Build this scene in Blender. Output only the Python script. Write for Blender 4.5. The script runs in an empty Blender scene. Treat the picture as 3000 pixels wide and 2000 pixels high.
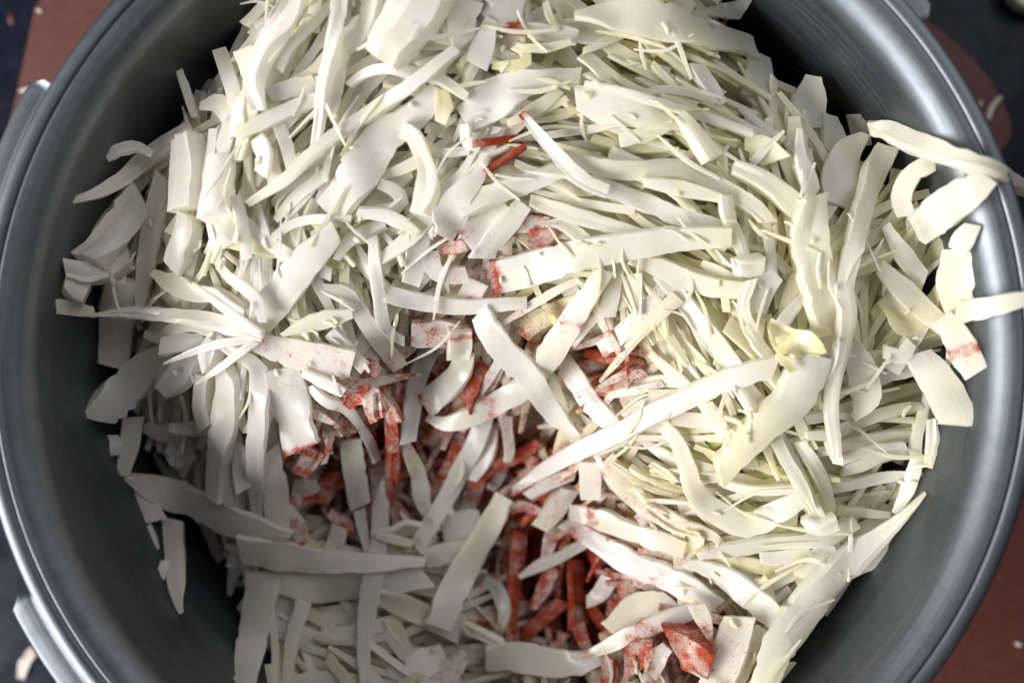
import bpy, math, random
import numpy as np
from math import radians as rad, pi, sin, cos

# ------------------------------------------------------------------ scale
# Working unit: 1 unit = 1 photograph pixel at the plane of the pot's rim (z = 0); the pot is about 23 cm across.
UNIT = 0.115 / 1580.0
D = 2600.0                       # camera height above the rim, in units
CX, CY = 1490.0, 1045.0          # pot axis

def world(u, v, z):
    k = (D - z) / D
    return ((u - 1500.0) * k * UNIT, (1000.0 - v) * k * UNIT, z * UNIT)

scene = bpy.context.scene
col = scene.collection

# ------------------------------------------------------------------ camera, world, lamps, exposure
cam = bpy.data.cameras.new('camera')
cam.sensor_width = 36.0
cam.lens = 36.0 * D / 3000.0
cam.clip_start = 0.005
cam.clip_end = 20.0
cam.dof.use_dof = True
cam.dof.focus_distance = (D + 300) * UNIT
cam.dof.aperture_fstop = 5.0
cam_o = bpy.data.objects.new('camera', cam)
cam_o.location = (0, 0, D * UNIT)
col.objects.link(cam_o)
scene.camera = cam_o

w = bpy.data.worlds.new('World')
scene.world = w
w.use_nodes = True
bg = w.node_tree.nodes['Background']
bg.inputs[0].default_value = (0.92, 0.86, 1.0, 1)
bg.inputs[1].default_value = 0.062

def area(name, az, el, dist, sx, sy, power, colr):
    L = bpy.data.lights.new(name, 'AREA')
    L.shape = 'RECTANGLE'; L.size = sx; L.size_y = sy
    L.energy = power; L.color = colr
    o = bpy.data.objects.new(name, L)
    d = (cos(rad(el)) * cos(rad(az)), cos(rad(el)) * sin(rad(az)), sin(rad(el)))
    o.location = (d[0] * dist, d[1] * dist, d[2] * dist - 0.02)
    import mathutils
    o.rotation_euler = mathutils.Vector(d).to_track_quat('Z', 'Y').to_euler()
    col.objects.link(o)
    return o

area('window_light', 203, 27, 1.1, 1.00, 0.45, 30.5, (1.0, 0.97, 0.97))
area('upper_right_fill', 52, 42, 0.38, 0.34, 0.34, 0.58, (0.985, 0.98, 1.0))  # soft fill added close to the pot; brightness falls off towards lower left

scene.view_settings.view_transform = 'Standard'
scene.view_settings.look = 'None'
scene.view_settings.gamma = 1.0
scene.view_settings.exposure = 0.0
scene.render.engine = 'CYCLES'
scene.cycles.use_denoising = True
scene.cycles.max_bounces = 14
scene.cycles.diffuse_bounces = 12
scene.cycles.use_adaptive_sampling = True
scene.cycles.adaptive_threshold = 0.02
scene.cycles.transmission_bounces = 12

rng = np.random.default_rng(7)
random.seed(7)

# ------------------------------------------------------------------ materials
def new_mat(name):
    m = bpy.data.materials.new(name); m.use_nodes = True
    nt = m.node_tree
    return m, nt, nt.nodes['Principled BSDF']

def N(nt, t, **kw):
    n = nt.nodes.new(t)
    for k, v in kw.items():
        setattr(n, k, v)
    return n

def mathn(nt, op, a, b=None, clamp=False):
    n = N(nt, 'ShaderNodeMath', operation=op); n.use_clamp = clamp
    for i, x in enumerate((a, b)):
        if x is None: continue
        if isinstance(x, (int, float)): n.inputs[i].default_value = x
        else: nt.links.new(x, n.inputs[i])
    return n.outputs[0]

def mixc(nt, f, a, b):
    n = N(nt, 'ShaderNodeMix', data_type='RGBA')
    for sock, x in ((n.inputs[0], f), (n.inputs[6], a), (n.inputs[7], b)):
        if isinstance(x, (int, float)): sock.default_value = x
        elif isinstance(x, tuple): sock.default_value = (*x, 1)
        else: nt.links.new(x, sock)
    return n.outputs[2]

def noise(nt, vec, scale, detail=3, rough=0.5):
    n = N(nt, 'ShaderNodeTexNoise')
    n.inputs['Scale'].default_value = scale; n.inputs['Detail'].default_value = detail
    n.inputs['Roughness'].default_value = rough
    if vec is not None: nt.links.new(vec, n.inputs['Vector'])
    return n.outputs['Fac']

def mapr(nt, x, a, b, c, d):
    n = N(nt, 'ShaderNodeMapRange'); n.interpolation_type = 'SMOOTHSTEP'
    nt.links.new(x, n.inputs[0])
    for i, q in enumerate((a, b, c, d)):
        if isinstance(q, (int, float)): n.inputs[i + 1].default_value = q
        else: nt.links.new(q, n.inputs[i + 1])
    return n.outputs[0]

def cabbage_material():
    m, nt, b = new_mat('cabbage')
    at = N(nt, 'ShaderNodeAttribute', attribute_name='mix')         # R = leaf green, G = chili, B = rib
    sep = N(nt, 'ShaderNodeSeparateColor'); nt.links.new(at.outputs['Color'], sep.inputs[0])
    tint, chili, rnd = sep.outputs[0], sep.outputs[1], sep.outputs[2]
    sc = N(nt, 'ShaderNodeAttribute', attribute_name='sc')
    geo = N(nt, 'ShaderNodeNewGeometry')
    pos = geo.outputs['Position']
    base = mixc(nt, rnd, (0.89, 0.865, 0.825), (0.91, 0.895, 0.87))
    big = noise(nt, pos, 110, 2)
    green = mixc(nt, big, (0.86, 0.825, 0.47), (0.89, 0.868, 0.65))
    t2 = mathn(nt, 'ADD', tint, mapr(nt, big, 0.40, 0.75, -0.10, 0.30), clamp=True)
    c1 = mixc(nt, t2, base, green)
    # long fibres of the leaf
    mp = N(nt, 'ShaderNodeMapping'); mp.inputs['Scale'].default_value = (45, 1300, 1)
    nt.links.new(sc.outputs['Vector'], mp.inputs[0])
    fib = noise(nt, mp.outputs[0], 1.0, 2, 0.6)
    c2 = mixc(nt, mapr(nt, fib, 0.42, 0.8, 0.0, 0.30), c1, (0.82, 0.79, 0.62))
    # chili: a pink stain, smeared powder and single grains
    grain = noise(nt, pos, 2600, 4, 0.75)
    patch = noise(nt, pos, 260, 3, 0.6)
    stain = mapr(nt, chili, 0.20, 0.95, 0.0, 0.58)
    c3 = mixc(nt, stain, c2, (0.50, 0.105, 0.055))
    loc = mathn(nt, 'ADD', chili, mathn(nt, 'MULTIPLY', mathn(nt, 'SUBTRACT', patch, 0.5), 2.1))
    on = mapr(nt, chili, 0.02, 0.12, 0.0, 1.0)
    thr = mathn(nt, 'SUBTRACT', 0.74, mathn(nt, 'MULTIPLY', loc, 0.50))
    gm = mapr(nt, mathn(nt, 'SUBTRACT', grain, thr), -0.13, 0.19, 0.0, 1.0)
    gm = mathn(nt, 'MULTIPLY', gm, on)
    ccol = mixc(nt, mapr(nt, grain, 0.35, 0.7, 0, 1), (0.20, 0.013, 0.005), (0.52, 0.080, 0.016))
    c4 = mixc(nt, gm, c3, ccol)
    nt.links.new(c4, b.inputs['Base Color'])
    rg = mapr(nt, patch, 0.3, 0.7, 0.20, 0.44)
    nt.links.new(mathn(nt, 'ADD', rg, mathn(nt, 'MULTIPLY', gm, 0.4), clamp=True), b.inputs['Roughness'])
    b.inputs['IOR'].default_value = 1.38
    nt.links.new(mathn(nt, 'MULTIPLY', mathn(nt, 'SUBTRACT', 1.0, gm), 0.45), b.inputs['Coat Weight'])
    b.inputs['Coat Roughness'].default_value = 0.16
    bp = N(nt, 'ShaderNodeBump'); bp.inputs['Strength'].default_value = 0.28; bp.inputs['Distance'].default_value = 0.0004
    hs = mathn(nt, 'ADD', mathn(nt, 'MULTIPLY', fib, 0.8), mathn(nt, 'MULTIPLY', noise(nt, pos, 600, 2), 0.8))
    nt.links.new(hs, bp.inputs['Height']); nt.links.new(bp.outputs[0], b.inputs['Normal'])
    # thin leaf lets light through: part of it scatters out on the far side
    tr = N(nt, 'ShaderNodeBsdfTranslucent')
    nt.links.new(mixc(nt, gm, mixc(nt, t2, (0.97, 0.95, 0.90), (0.96, 0.95, 0.68)), ccol), tr.inputs[0])
    ms = N(nt, 'ShaderNodeMixShader')
    nt.links.new(mathn(nt, 'SUBTRACT', 0.46, mathn(nt, 'MULTIPLY', gm, 0.40)), ms.inputs[0])
    nt.links.new(b.outputs[0], ms.inputs[1]); nt.links.new(tr.outputs[0], ms.inputs[2])
    nt.links.new(ms.outputs[0], nt.nodes['Material Output'].inputs['Surface'])
    return m

def metal_material():
    m, nt, b = new_mat('brushed_aluminium')
    geo = N(nt, 'ShaderNodeTexCoord')
    sx = N(nt, 'ShaderNodeSeparateXYZ'); nt.links.new(geo.outputs['Object'], sx.inputs[0])
    ang = mathn(nt, 'ARCTAN2', sx.outputs[1], sx.outputs[0])
    r = mathn(nt, 'SQRT', mathn(nt, 'ADD', mathn(nt, 'MULTIPLY', sx.outputs[0], sx.outputs[0]), mathn(nt, 'MULTIPLY', sx.outputs[1], sx.outputs[1])))
    cb = N(nt, 'ShaderNodeCombineXYZ')
    nt.links.new(mathn(nt, 'MULTIPLY', ang, 2.2), cb.inputs[0])
    nt.links.new(mathn(nt, 'MULTIPLY', r, 1500), cb.inputs[1])
    nt.links.new(mathn(nt, 'MULTIPLY', sx.outputs[2], 900), cb.inputs[2])
    br = noise(nt, cb.outputs[0], 1.0, 4, 0.7)
    cb2 = N(nt, 'ShaderNodeCombineXYZ')
    nt.links.new(mathn(nt, 'MULTIPLY', ang, 1.5), cb2.inputs[0]); nt.links.new(mathn(nt, 'MULTIPLY', sx.outputs[2], 60), cb2.inputs[2])
    big = noise(nt, cb2.outputs[0], 1.0, 3)
    blot = noise(nt, geo.outputs['Object'], 260, 4, 0.7)
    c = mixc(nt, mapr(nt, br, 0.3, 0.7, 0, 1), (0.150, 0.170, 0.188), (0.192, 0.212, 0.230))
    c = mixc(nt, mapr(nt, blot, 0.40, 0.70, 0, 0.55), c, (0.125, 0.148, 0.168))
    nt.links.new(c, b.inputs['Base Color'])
    b.inputs['Metallic'].default_value = 1.0
    rr = mathn(nt, 'ADD', mapr(nt, br, 0.3, 0.7, 0.43, 0.52), mapr(nt, big, 0.3, 0.7, 0, 0.10))
    nt.links.new(rr, b.inputs['Roughness'])
    bp = N(nt, 'ShaderNodeBump'); bp.inputs['Strength'].default_value = 0.16; bp.inputs['Distance'].default_value = 0.0002
    h = mathn(nt, 'ADD', br, mathn(nt, 'MULTIPLY', noise(nt, geo.outputs['Object'], 2600, 3), 0.6))
    nt.links.new(h, bp.inputs['Height']); nt.links.new(bp.outputs[0], b.inputs['Normal'])
    return m

def plain_material(name, c0, c1, scale, rough, bump=0.2, dist=0.0003):
    m, nt, b = new_mat(name)
    tc = N(nt, 'ShaderNodeNewGeometry').outputs['Position']
    n1 = noise(nt, tc, scale, 5, 0.65)
    nt.links.new(mixc(nt, mapr(nt, n1, 0.3, 0.7, 0, 1), c0, c1), b.inputs['Base Color'])
    nt.links.new(mapr(nt, noise(nt, tc, scale * 0.4, 3), 0.3, 0.7, rough - 0.08, rough + 0.08), b.inputs['Roughness'])
    bp = N(nt, 'ShaderNodeBump'); bp.inputs['Strength'].default_value = bump; bp.inputs['Distance'].default_value = dist
    nt.links.new(noise(nt, tc, scale * 6, 4), bp.inputs['Height']); nt.links.new(bp.outputs[0], b.inputs['Normal'])
    return m

M_CAB = cabbage_material()
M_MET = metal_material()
M_BOARD = plain_material('brick_red_plastic', (0.085, 0.022, 0.016), (0.115, 0.032, 0.024), 900, 0.55, 0.35)
M_TOP = plain_material('dark_counter', (0.007, 0.009, 0.016), (0.012, 0.016, 0.028), 300, 0.30, 0.03)
M_TOP.node_tree.nodes['Principled BSDF'].inputs['Specular IOR Level'].default_value = 0.12
M_CHILI = plain_material('chili_powder', (0.20, 0.013, 0.005), (0.54, 0.090, 0.018), 1500, 0.8, 0.0)
M_CREAM = plain_material('cream_glaze', (0.62, 0.58, 0.40), (0.70, 0.66, 0.48), 80, 0.3, 0.05)
M_SPOT = plain_material('brown_spot', (0.06, 0.022, 0.014), (0.10, 0.035, 0.02), 600, 0.5, 0.2)

# ------------------------------------------------------------------ setting: counter, board
def mesh_obj(name, verts, faces, mat, parent=None, smooth=True, origin=None):
    me = bpy.data.meshes.new(name)
    v = np.asarray(verts, dtype=float)
    if origin is not None: v = v - np.asarray(origin)
    me.from_pydata([tuple(p) for p in v], [], faces)
    me.materials.append(mat)
    if smooth: me.polygons.foreach_set('use_smooth', [True] * len(me.polygons))
    o = bpy.data.objects.new(name, me)
    if origin is not None: o.location = origin
    col.objects.link(o)
    if parent is not None: o.parent = parent
    return o

def tag(o, label, cat=None, group=None, kind=None):
    o['label'] = label
    if cat: o['category'] = cat
    if group: o['group'] = group
    if kind: o['kind'] = kind
    return o

ZB = -1215.0        # the pot's underside
ZT = ZB - 80.0      # the counter

def flat_sheet(name, half, z, mat):
    n = 8
    vs = [(-half + 2 * half * i / n, -half + 2 * half * j / n, z * UNIT) for j in range(n + 1) for i in range(n + 1)]
    fs = [(j * (n + 1) + i, j * (n + 1) + i + 1, (j + 1) * (n + 1) + i + 1, (j + 1) * (n + 1) + i) for j in range(n) for i in range(n)]
    return mesh_obj(name, vs, fs, mat)

ct = flat_sheet('counter', 0.45, ZT, M_TOP)
tag(ct, 'dark blue-black counter top under the red board', kind='structure')

def chaikin(p, it=3):
    p = [np.array(q, float) for q in p]
    for _ in range(it):
        q = []
        for i in range(len(p)):
            a, b = p[i], p[(i + 1) % len(p)]
            q += [a * .75 + b * .25, a * .25 + b * .75]
        p = q
    return p

def slab_from_outline(name, outline, ztop, thick, mat, bev=8.0):
    """a flat board of real thickness with a rounded upper edge; outline in photo pixels at its top plane"""
    o = np.array([world(u, v, ztop)[:2] for u, v in outline]) / UNIT
    c = o.mean(0)
    area2 = sum(o[i][0] * o[(i + 1) % len(o)][1] - o[(i + 1) % len(o)][0] * o[i][1] for i in range(len(o)))
    if area2 < 0: o = o[::-1]
    t = np.roll(o, -1, 0) - np.roll(o, 1, 0)
    nrm = np.stack([t[:, 1], -t[:, 0]], 1); nrm /= np.linalg.norm(nrm, axis=1)[:, None] + 1e-9
    rings = [(0.0 - bev, ztop), (-bev * .3, ztop - bev * .3), (0, ztop - bev), (0, ztop - thick)]
    vs, fs, n = [], [], len(o)
    for off, z in rings:
        p = o + nrm * off
        vs += [(a[0] * UNIT, a[1] * UNIT, z * UNIT) for a in p]
    for k in range(len(rings) - 1):
        for i in range(n):
            j = (i + 1) % n
            fs.append((k * n + i, (k + 1) * n + i, (k + 1) * n + j, k * n + j))
    fs.append(tuple(range(n)))
    ob = mesh_obj(name, vs, fs, mat)
    ob.data.polygons[len(fs) - 1].use_smooth = False
    return ob

board = slab_from_outline('serving_board', chaikin([(130, -130), (60, 215), (8, 440), (-110, 960), (-60, 1280), (500, 1700), (1500, 2150), (2500, 2330),
        (3330, 2330), (3330, 1480), (3080, 1300), (2880, 900), (2860, 520), (2960, 425), (2972, 360), (2915, 245), (2830, 140), (2690, 40), (2480, -110), (1500, -180)]),
        ZB + 3, 75, M_BOARD)
tag(board, 'brick-red board lying under the metal pot', 'board')

# ------------------------------------------------------------------ the pot
PC = (( CX - 1500.0) * UNIT, (1000.0 - CY) * UNIT)
pot = bpy.data.objects.new('cooking_pot', None)
pot.location = (PC[0], PC[1], ZB * UNIT)
col.objects.link(pot)
tag(pot, 'round brushed aluminium pressure cooker pot filled with shredded cabbage', 'pot')

def lathe(name, prof, seg, parent, mat, closed=False):
    """profile of (radius, z) in units, spun round the pot axis; coordinates are local to the pot"""
    vs, fs = [], []
    for (r, z) in prof:
        for i in range(seg):
            a = 2 * pi * i / seg
            vs.append((r * cos(a) * UNIT, r * sin(a) * UNIT, (z - ZB) * UNIT))
    n = len(prof)
    for k in range(n if closed else n - 1):
        k2 = (k + 1) % n
        for i in range(seg):
            j = (i + 1) % seg
            fs.append((k * seg + i, k * seg + j, k2 * seg + j, k2 * seg + i))
    return mesh_obj(name, vs, fs, mat, parent)

R0, RF = 1440.0, 95.0                                # inner wall, and the radius of the flare below the rim
WALL = [(2, -1150), (1250, -1150), (1350, -1130), (1400, -1085), (1424, -1010), (1430, -800), (1434, -500), (1437, -300), (1439, -180)]
WALL += [(R0 + RF * (1 - cos(rad(t))), -113 + RF * sin(rad(t))) for t in range(0, 80, 6)]
WALL += [(1521, -18), (1524, -21), (1527, -30), (1531, -70), (1524, -140), (1500, -400), (1496, -1000), (1470, -1120), (1420, -1190), (1330, -1213), (2, -1213)]
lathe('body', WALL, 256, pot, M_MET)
RIM = [(1526, -40), (1526, -22), (1528, -17), (1534, -13), (1545, -10), (1557, -10), (1566, -13), (1573, -18), (1578, -26), (1580, -36), (1578, -47),
       (1570, -54), (1550, -57), (1534, -54), (1527, -48)]
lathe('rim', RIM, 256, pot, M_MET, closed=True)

def lug(a0, a1, r1, name='lug'):
    """a locking lug: a flat pressed plate standing out of the rim, with rounded corners and a raised bead"""
    vs, fs = [], []
    na = 28
    top = [(1560, -14, 0), (1572, -26, 0), (1588, -24, 0), (r1 - 10, -17, 0), (r1 - 3, -19, 0), (r1, -27, 0), (r1 - 2, -60, 0), (1575, -66, 0)]
    for i in range(na + 1):
        t = i / na
        a = rad(a0 + (a1 - a0) * t)
        e = min(t, 1 - t) * (a1 - a0) * pi / 180 * 1590          # distance to the end of the lug
        cut = max(0.0, 34 - e)
        sh = 34 - math.sqrt(max(0.0, 34 ** 2 - cut ** 2))
        for (r, z, _) in top:
            rr = 1560 + (r - 1560) * max(0.12, (r1 - 1560 - sh) / (r1 - 1560))
            vs.append((rr * cos(a) * UNIT, rr * sin(a) * UNIT, (z - ZB) * UNIT))
    m = len(top)
    for i in range(na):
        for k in range(m - 1):
            fs.append((i * m + k, i * m + k + 1, (i + 1) * m + k + 1, (i + 1) * m + k))
    fs.append(tuple(range(m))); fs.append(tuple(na * m + k for k in reversed(range(m))))
    return mesh_obj(name, vs, fs, M_MET, pot)

lug(38.9, 66.0, 1628)
lug(149.2, 178.0, 1632)
lug(206.0, 236.0, 1646)

# ------------------------------------------------------------------ the heap: a height map that the shreds are dropped on, one after another
U0, V0, CELL = -300.0, -300.0, 8.0
GW, GH = int(3600 / CELL), int(2600 / CELL)
gu, gv = np.meshgrid(U0 + (np.arange(GW) + .5) * CELL, V0 + (np.arange(GH) + .5) * CELL)

CTRL = [(750,150,-110),(1000,60,-80),(1400,0,-110),(1900,40,-190),(2200,230,-280),(2380,330,-330),(1000,-300,-80),(1800,-300,-250),
 (620,320,-260),(530,600,-300),(360,900,-460),(260,1000,-620),(320,1250,-640),(400,1500,-720),(560,1750,-820),(700,1980,-820),
 (720,880,-190),(800,650,-150),(1000,480,-140),(1300,380,-160),(1700,480,-170),(2100,600,-120),(2300,880,-90),(2500,760,-140),(2680,700,-230),(2780,1050,-420),(2620,1250,-380),(2650,1480,-560),
 (1180,800,-260),(1450,680,-330),(1300,1000,-560),(1500,1180,-600),(1300,1330,-700),(1000,1380,-680),(1700,1620,-780),(1600,1800,-800),(1780,1080,-560),
 (2000,1180,-300),(2200,1400,-320),(2000,1560,-380),(2300,1720,-420),(2100,1950,-480),(2480,1750,-600),(2300,2200,-500),
 (900,1620,-700),(1200,1720,-720),(1300,1980,-740),(1300,2250,-740),(700,1400,-560),(800,1150,-340),(560,200,-520),(480,420,-560),(420,560,-520),(800,2250,-760)]
def rbf(ctrl):
    p = np.array(ctrl, float); n = len(p)
    d = np.hypot(p[:, None, 0] - p[None, :, 0], p[:, None, 1] - p[None, :, 1])
    A = np.zeros((n + 3, n + 3)); A[:n, :n] = d + np.eye(n) * 15; A[:n, n] = 1; A[:n, n + 1:] = p[:, :2] / 1000; A[n, :n] = 1; A[n + 1:, :n] = p[:, :2].T / 1000
    s = np.linalg.solve(A, np.concatenate([p[:, 2], np.zeros(3)]))
    out = s[n] + s[n + 1] * gu / 1000 + s[n + 2] * gv / 1000
    for k in range(n): out += s[k] * np.hypot(gu - p[k, 0], gv - p[k, 1])
    return out
TARGET = rbf(CTRL)

PILE = [(720,-280),(735,0),(700,170),(640,130),(560,330),(420,540),(330,720),(270,900),(300,1120),(400,1290),(520,1430),(620,1580),(700,1760),(760,1920),(800,2280),
        (2200,2280),(2330,1900),(2480,1720),(2600,1560),(2700,1400),(2720,1250),(2800,1150),(2810,900),(2830,700),(2760,560),(2600,480),(2480,400),(2330,260),(2200,180),(2150,60),(2080,-280)]
def inside(poly, x, y):
    c = np.zeros(np.shape(x), bool)
    n = len(poly)
    for i in range(n):
        x0, y0 = poly[i]; x1, y1 = poly[(i + 1) % n]
        if y0 == y1: continue
        m = ((y0 > y) != (y1 > y)) & (x < (x1 - x0) * (y - y0) / (y1 - y0) + x0)
        c ^= m
    return c
IN = inside(PILE, gu, gv)
def blur(a, k):
    for _ in range(k):
        a = (a + np.roll(a, 1, 0) + np.roll(a, -1, 0) + np.roll(a, 1, 1) + np.roll(a, -1, 1)) / 5
    return a
EDGE = blur(IN.astype(float), 60)                   # 1 deep inside the heap, 0 outside
BASE = np.clip(TARGET - 190 - 420 * np.clip(1 - EDGE * 1.15, 0, 1), -1140, 200)
# what the pot itself offers to rest on: floor, wall and rim
rimg = np.hypot(gu - CX, gv - CY)
HW = np.where(rimg > 1500, np.where(rimg < 1590, 0.0, -1200.0), np.where(rimg > 985, D * (1 - 1434.0 / np.maximum(rimg, 1)), -1150.0))
HW = np.clip(HW, -1150, 0)
HM = np.maximum(np.where(IN, BASE, -1150), HW)

def sample(u, v):
    i = np.clip(((u - U0) / CELL).astype(int), 0, GW - 1); j = np.clip(((v - V0) / CELL).astype(int), 0, GH - 1)
    return HM[j, i]
def stamp(u, v, z):
    i = np.clip(((u - U0) / CELL).astype(int), 0, GW - 1); j = np.clip(((v - V0) / CELL).astype(int), 0, GH - 1)
    np.maximum.at(HM, (j.ravel(), i.ravel()), z.ravel())

# where the chili powder fell: blobs of (u, v, radius, amount)
CHILI = [(1060,1400,150,.8),(1690,1700,210,1.),(1250,1180,130,.9),(1330,960,70,.6),(1790,1080,80,.9),(1480,1330,130,.8),(1600,1520,170,.9),(1780,1600,90,.9),
         (2010,1890,110,.9),(1560,680,60,.5),(960,1330,100,.7),(1420,1180,100,.6),(1560,1000,70,.6),(1150,1300,140,.95),(1640,1880,100,.6),(1380,720,60,.3),(1450,1430,120,.6)]
def chili_at(u, v):
    c = np.zeros(np.shape(u))
    for a, b, r, k in CHILI: c = np.maximum(c, k * np.exp(-((u - a) ** 2 + (v - b) ** 2) / (1.9 * r * r)))
    return c

SECT14 = [(-.97, 1), (-.5, 1), (0, 1), (.5, 1), (.97, 1), (1, .72), (1, -.72), (.97, -1), (.5, -1), (0, -1), (-.5, -1), (-.97, -1), (-1, -.72), (-1, .72)]
SECT8 = [(-.97, 1), (0, 1.1), (.97, 1), (1, .6), (1, -.6), (.97, -1), (0, -1), (-.97, -1), (-1, -.6), (-1, .6)]

def catmull(p, n):
    p = np.array(p, float)
    if len(p) == 2: p = np.array([p[0], p.mean(0), p[1]])
    q = np.vstack([2 * p[0] - p[1], p, 2 * p[-1] - p[-2]])
    seg = np.linalg.norm(np.diff(p, axis=0), axis=1); cum = np.concatenate([[0], np.cumsum(seg)]); L = cum[-1]
    s = np.linspace(0, L, n); out = np.zeros((n, 2))
    for a, x in enumerate(s):
        k = min(max(int(np.searchsorted(cum, x, side='right')) - 1, 0), len(seg) - 1)
        t = (x - cum[k]) / max(seg[k], 1e-6)
        p0, p1, p2, p3 = q[k], q[k + 1], q[k + 2], q[k + 3]
        out[a] = .5 * (2 * p1 + (p2 - p0) * t + (2 * p0 - 5 * p1 + 4 * p2 - p3) * t * t + (3 * p1 - p0 - 3 * p2 + p3) * t ** 3)
    return out, L

def smooth1(a, k):
    a = np.array(a, float)
    for _ in range(k):
        b = np.concatenate([[a[0]], a, [a[-1]]]); a = (b[:-2] + 2 * b[1:-1] + b[2:]) / 4
    return a

def shred(pts, widths, th, stiff=10, lift=(0,), roll=0.0, curl=0.0, ragged=1.0, tint=0.0, ch=0.0, patch=(), sect=SECT14, step=26.0, field=0.5, slant=None, twist=0.0, nmax=44, sink=0.0, wave=0.0):
    """a strip of cabbage laid on the heap along pts (photo pixels): returns verts, faces, attributes and the points of its upper face"""
    L0 = sum(math.hypot(pts[i + 1][0] - pts[i][0], pts[i + 1][1] - pts[i][1]) for i in range(len(pts) - 1))
    n = int(np.clip(L0 / step, 7, nmax))
    c, L = catmull(pts, n)
    t = np.linspace(0, 1, n)
    wd = np.interp(t, np.linspace(0, 1, len(widths)), widths)
    wd = smooth1(wd, 1)
    tg = np.gradient(c, axis=0); tg /= np.linalg.norm(tg, axis=1)[:, None] + 1e-9
    nr = np.stack([-tg[:, 1], tg[:, 0]], 1)
    # rest on what lies below
    f = np.array([-.8, -.4, 0, .4, .8])
    uu = c[:, 0, None] + nr[:, 0, None] * f * wd[:, None] * .5; vv = c[:, 1, None] + nr[:, 1, None] * f * wd[:, None] * .5
    h = sample(uu, vv)
    slope = np.clip((h[:, 3:].mean(1) - h[:, :2].mean(1)) / (wd * .6 + 8), -.55, .55)
    slope = smooth1(slope, 6)
    env = (h - slope[:, None] * f * wd[:, None] * .5)
    env = .65 * env.max(1) + .35 * env.mean(1)
    z = env.copy()
    for _ in range(stiff):
        m = np.concatenate([[z[0]], .5 * (z[:-2] + z[2:]), [z[-1]]])
        z = np.maximum(env, m)
    z = np.maximum(smooth1(z, 16), smooth1(env, 6) - 16)
    z = smooth1(z, 4)
    half = th * .5
    rl = np.arctan(slope) + rad(roll) + rad(twist) * (t - .5)
    z = z + half * .9 + 1.5 - sink + np.interp(t, np.linspace(0, 1, len(lift)), lift) + np.abs(np.sin(rad(roll) + rad(twist) * (t - .5))) * wd * .3
    # build
    k = (D - z) / D
    P = np.stack([(c[:, 0] - 1500) * k, (1000 - c[:, 1]) * k, z], 1)
    T = np.gradient(P, axis=0); T /= np.linalg.norm(T, axis=1)[:, None] + 1e-9
    up = np.array([0, 0, 1.0])
    B = np.cross(up, T); B /= np.linalg.norm(B, axis=1)[:, None] + 1e-9     # points to one side
    Nn = np.cross(T, B)
    # image "nr" is (-ty, tx) in (u, v down) -> world side is -B; keep the slope sign right
    rl = -rl
    Bc = B * np.cos(rl)[:, None] + Nn * np.sin(rl)[:, None]
    Nc = -B * np.sin(rl)[:, None] + Nn * np.cos(rl)[:, None]
    hw = wd * k * .5
    seedp = rng.uniform(0, 100)
    jl = 1 + ragged * rng.normal(0, .026, n); jr = 1 + ragged * rng.normal(0, .026, n)
    jl[rng.random(n) < .07] *= .86; jr[rng.random(n) < .07] *= .86       # nicks left by the knife
    tn = 1 + .10 * smooth1(rng.normal(0, 1, n), 3)
    if slant is None: slant = (rng.normal(0, .35), rng.normal(0, .35))
    V, MIX, SC = [], [], []
    grad = rng.normal(0, .28)
    ridge = rng.normal(0, .12, 5); r2 = rng.normal(0, .08, 5)       # facets that run along the strip
    ph = rng.uniform(0, 6.28, 2); wl = rng.uniform(160, 320)
    bendz = smooth1(rng.normal(0, 1, n), 9) * wave * 9
    ns = len(sect)
    rnd = rng.uniform(0, 1)
    cum = np.concatenate([[0], np.cumsum(np.linalg.norm(np.diff(P, axis=0), axis=1))])
    for i in range(n):
        e = 0.0
        endk = .86 if i in (0, n - 1) else 1.0
        for (x, y) in sect:
            sx = x * hw[i] * (jr[i] if x > 0 else jl[i])
            yy = y
            if y > .9: yy = y + (ridge[int(round((x + 1) * 2))] + r2[int(round((x + 1) * 2))] * sin(cum[i] / wl * 2 + ph[0])) * (1 if abs(x) < .9 else .4)
            sy = yy * half * tn[i] + curl * hw[i] * (x * x - .35)
            sy += wave * hw[i] * .16 * (x * sin(cum[i] / wl * 6.28 + ph[0]) + abs(x) * sin(cum[i] / wl * 9 + ph[1])) + bendz[i]
            sh = 0.0
            if i <= 1: sh = slant[0] * sx * (1 - .5 * i)
            if i >= n - 2: sh = slant[1] * sx * (1 - .5 * (n - 1 - i))
            V.append(P[i] + Bc[i] * sx + Nc[i] * sy + T[i] * sh)
            SC.append((cum[i] * UNIT + seedp, x * hw[i] * UNIT + (y * .02), seedp))
        cc = ch
        for (a, b_, am) in patch:
            mid, hwid = (a + b_) / 2, max((b_ - a) / 2, .02)
            cc = max(cc, am * max(0.0, min(1.0, 1.6 - 1.2 * abs(t[i] - mid) / hwid)))
        if field > 0: cc = max(cc, field * float(chili_at(c[i, 0], c[i, 1])))
        tv = float(np.clip(tint + grad * (t[i] - .5), 0, 1))
        for (x, y) in sect: MIX.append((tv, cc * (1.0 if abs(x) < .95 else 1.1), rnd, 1.0))
    F = []
    for i in range(n - 1):
        for q in range(ns):
            q2 = (q + 1) % ns
            F.append((i * ns + q, (i + 1) * ns + q, (i + 1) * ns + q2, i * ns + q2))
    F.append(tuple(range(ns))); F.append(tuple((n - 1) * ns + q for q in reversed(range(ns))))
    # leave its upper face in the height map
    m = max(int(L / 6), 4); ti = np.linspace(0, 1, m)
    cu = np.interp(ti, t, c[:, 0]); cv = np.interp(ti, t, c[:, 1]); cz = np.interp(ti, t, z); cw = np.interp(ti, t, wd); sl = np.interp(ti, t, -np.tan(rl))
    nu = np.interp(ti, t, nr[:, 0]); nv = np.interp(ti, t, nr[:, 1])
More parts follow.
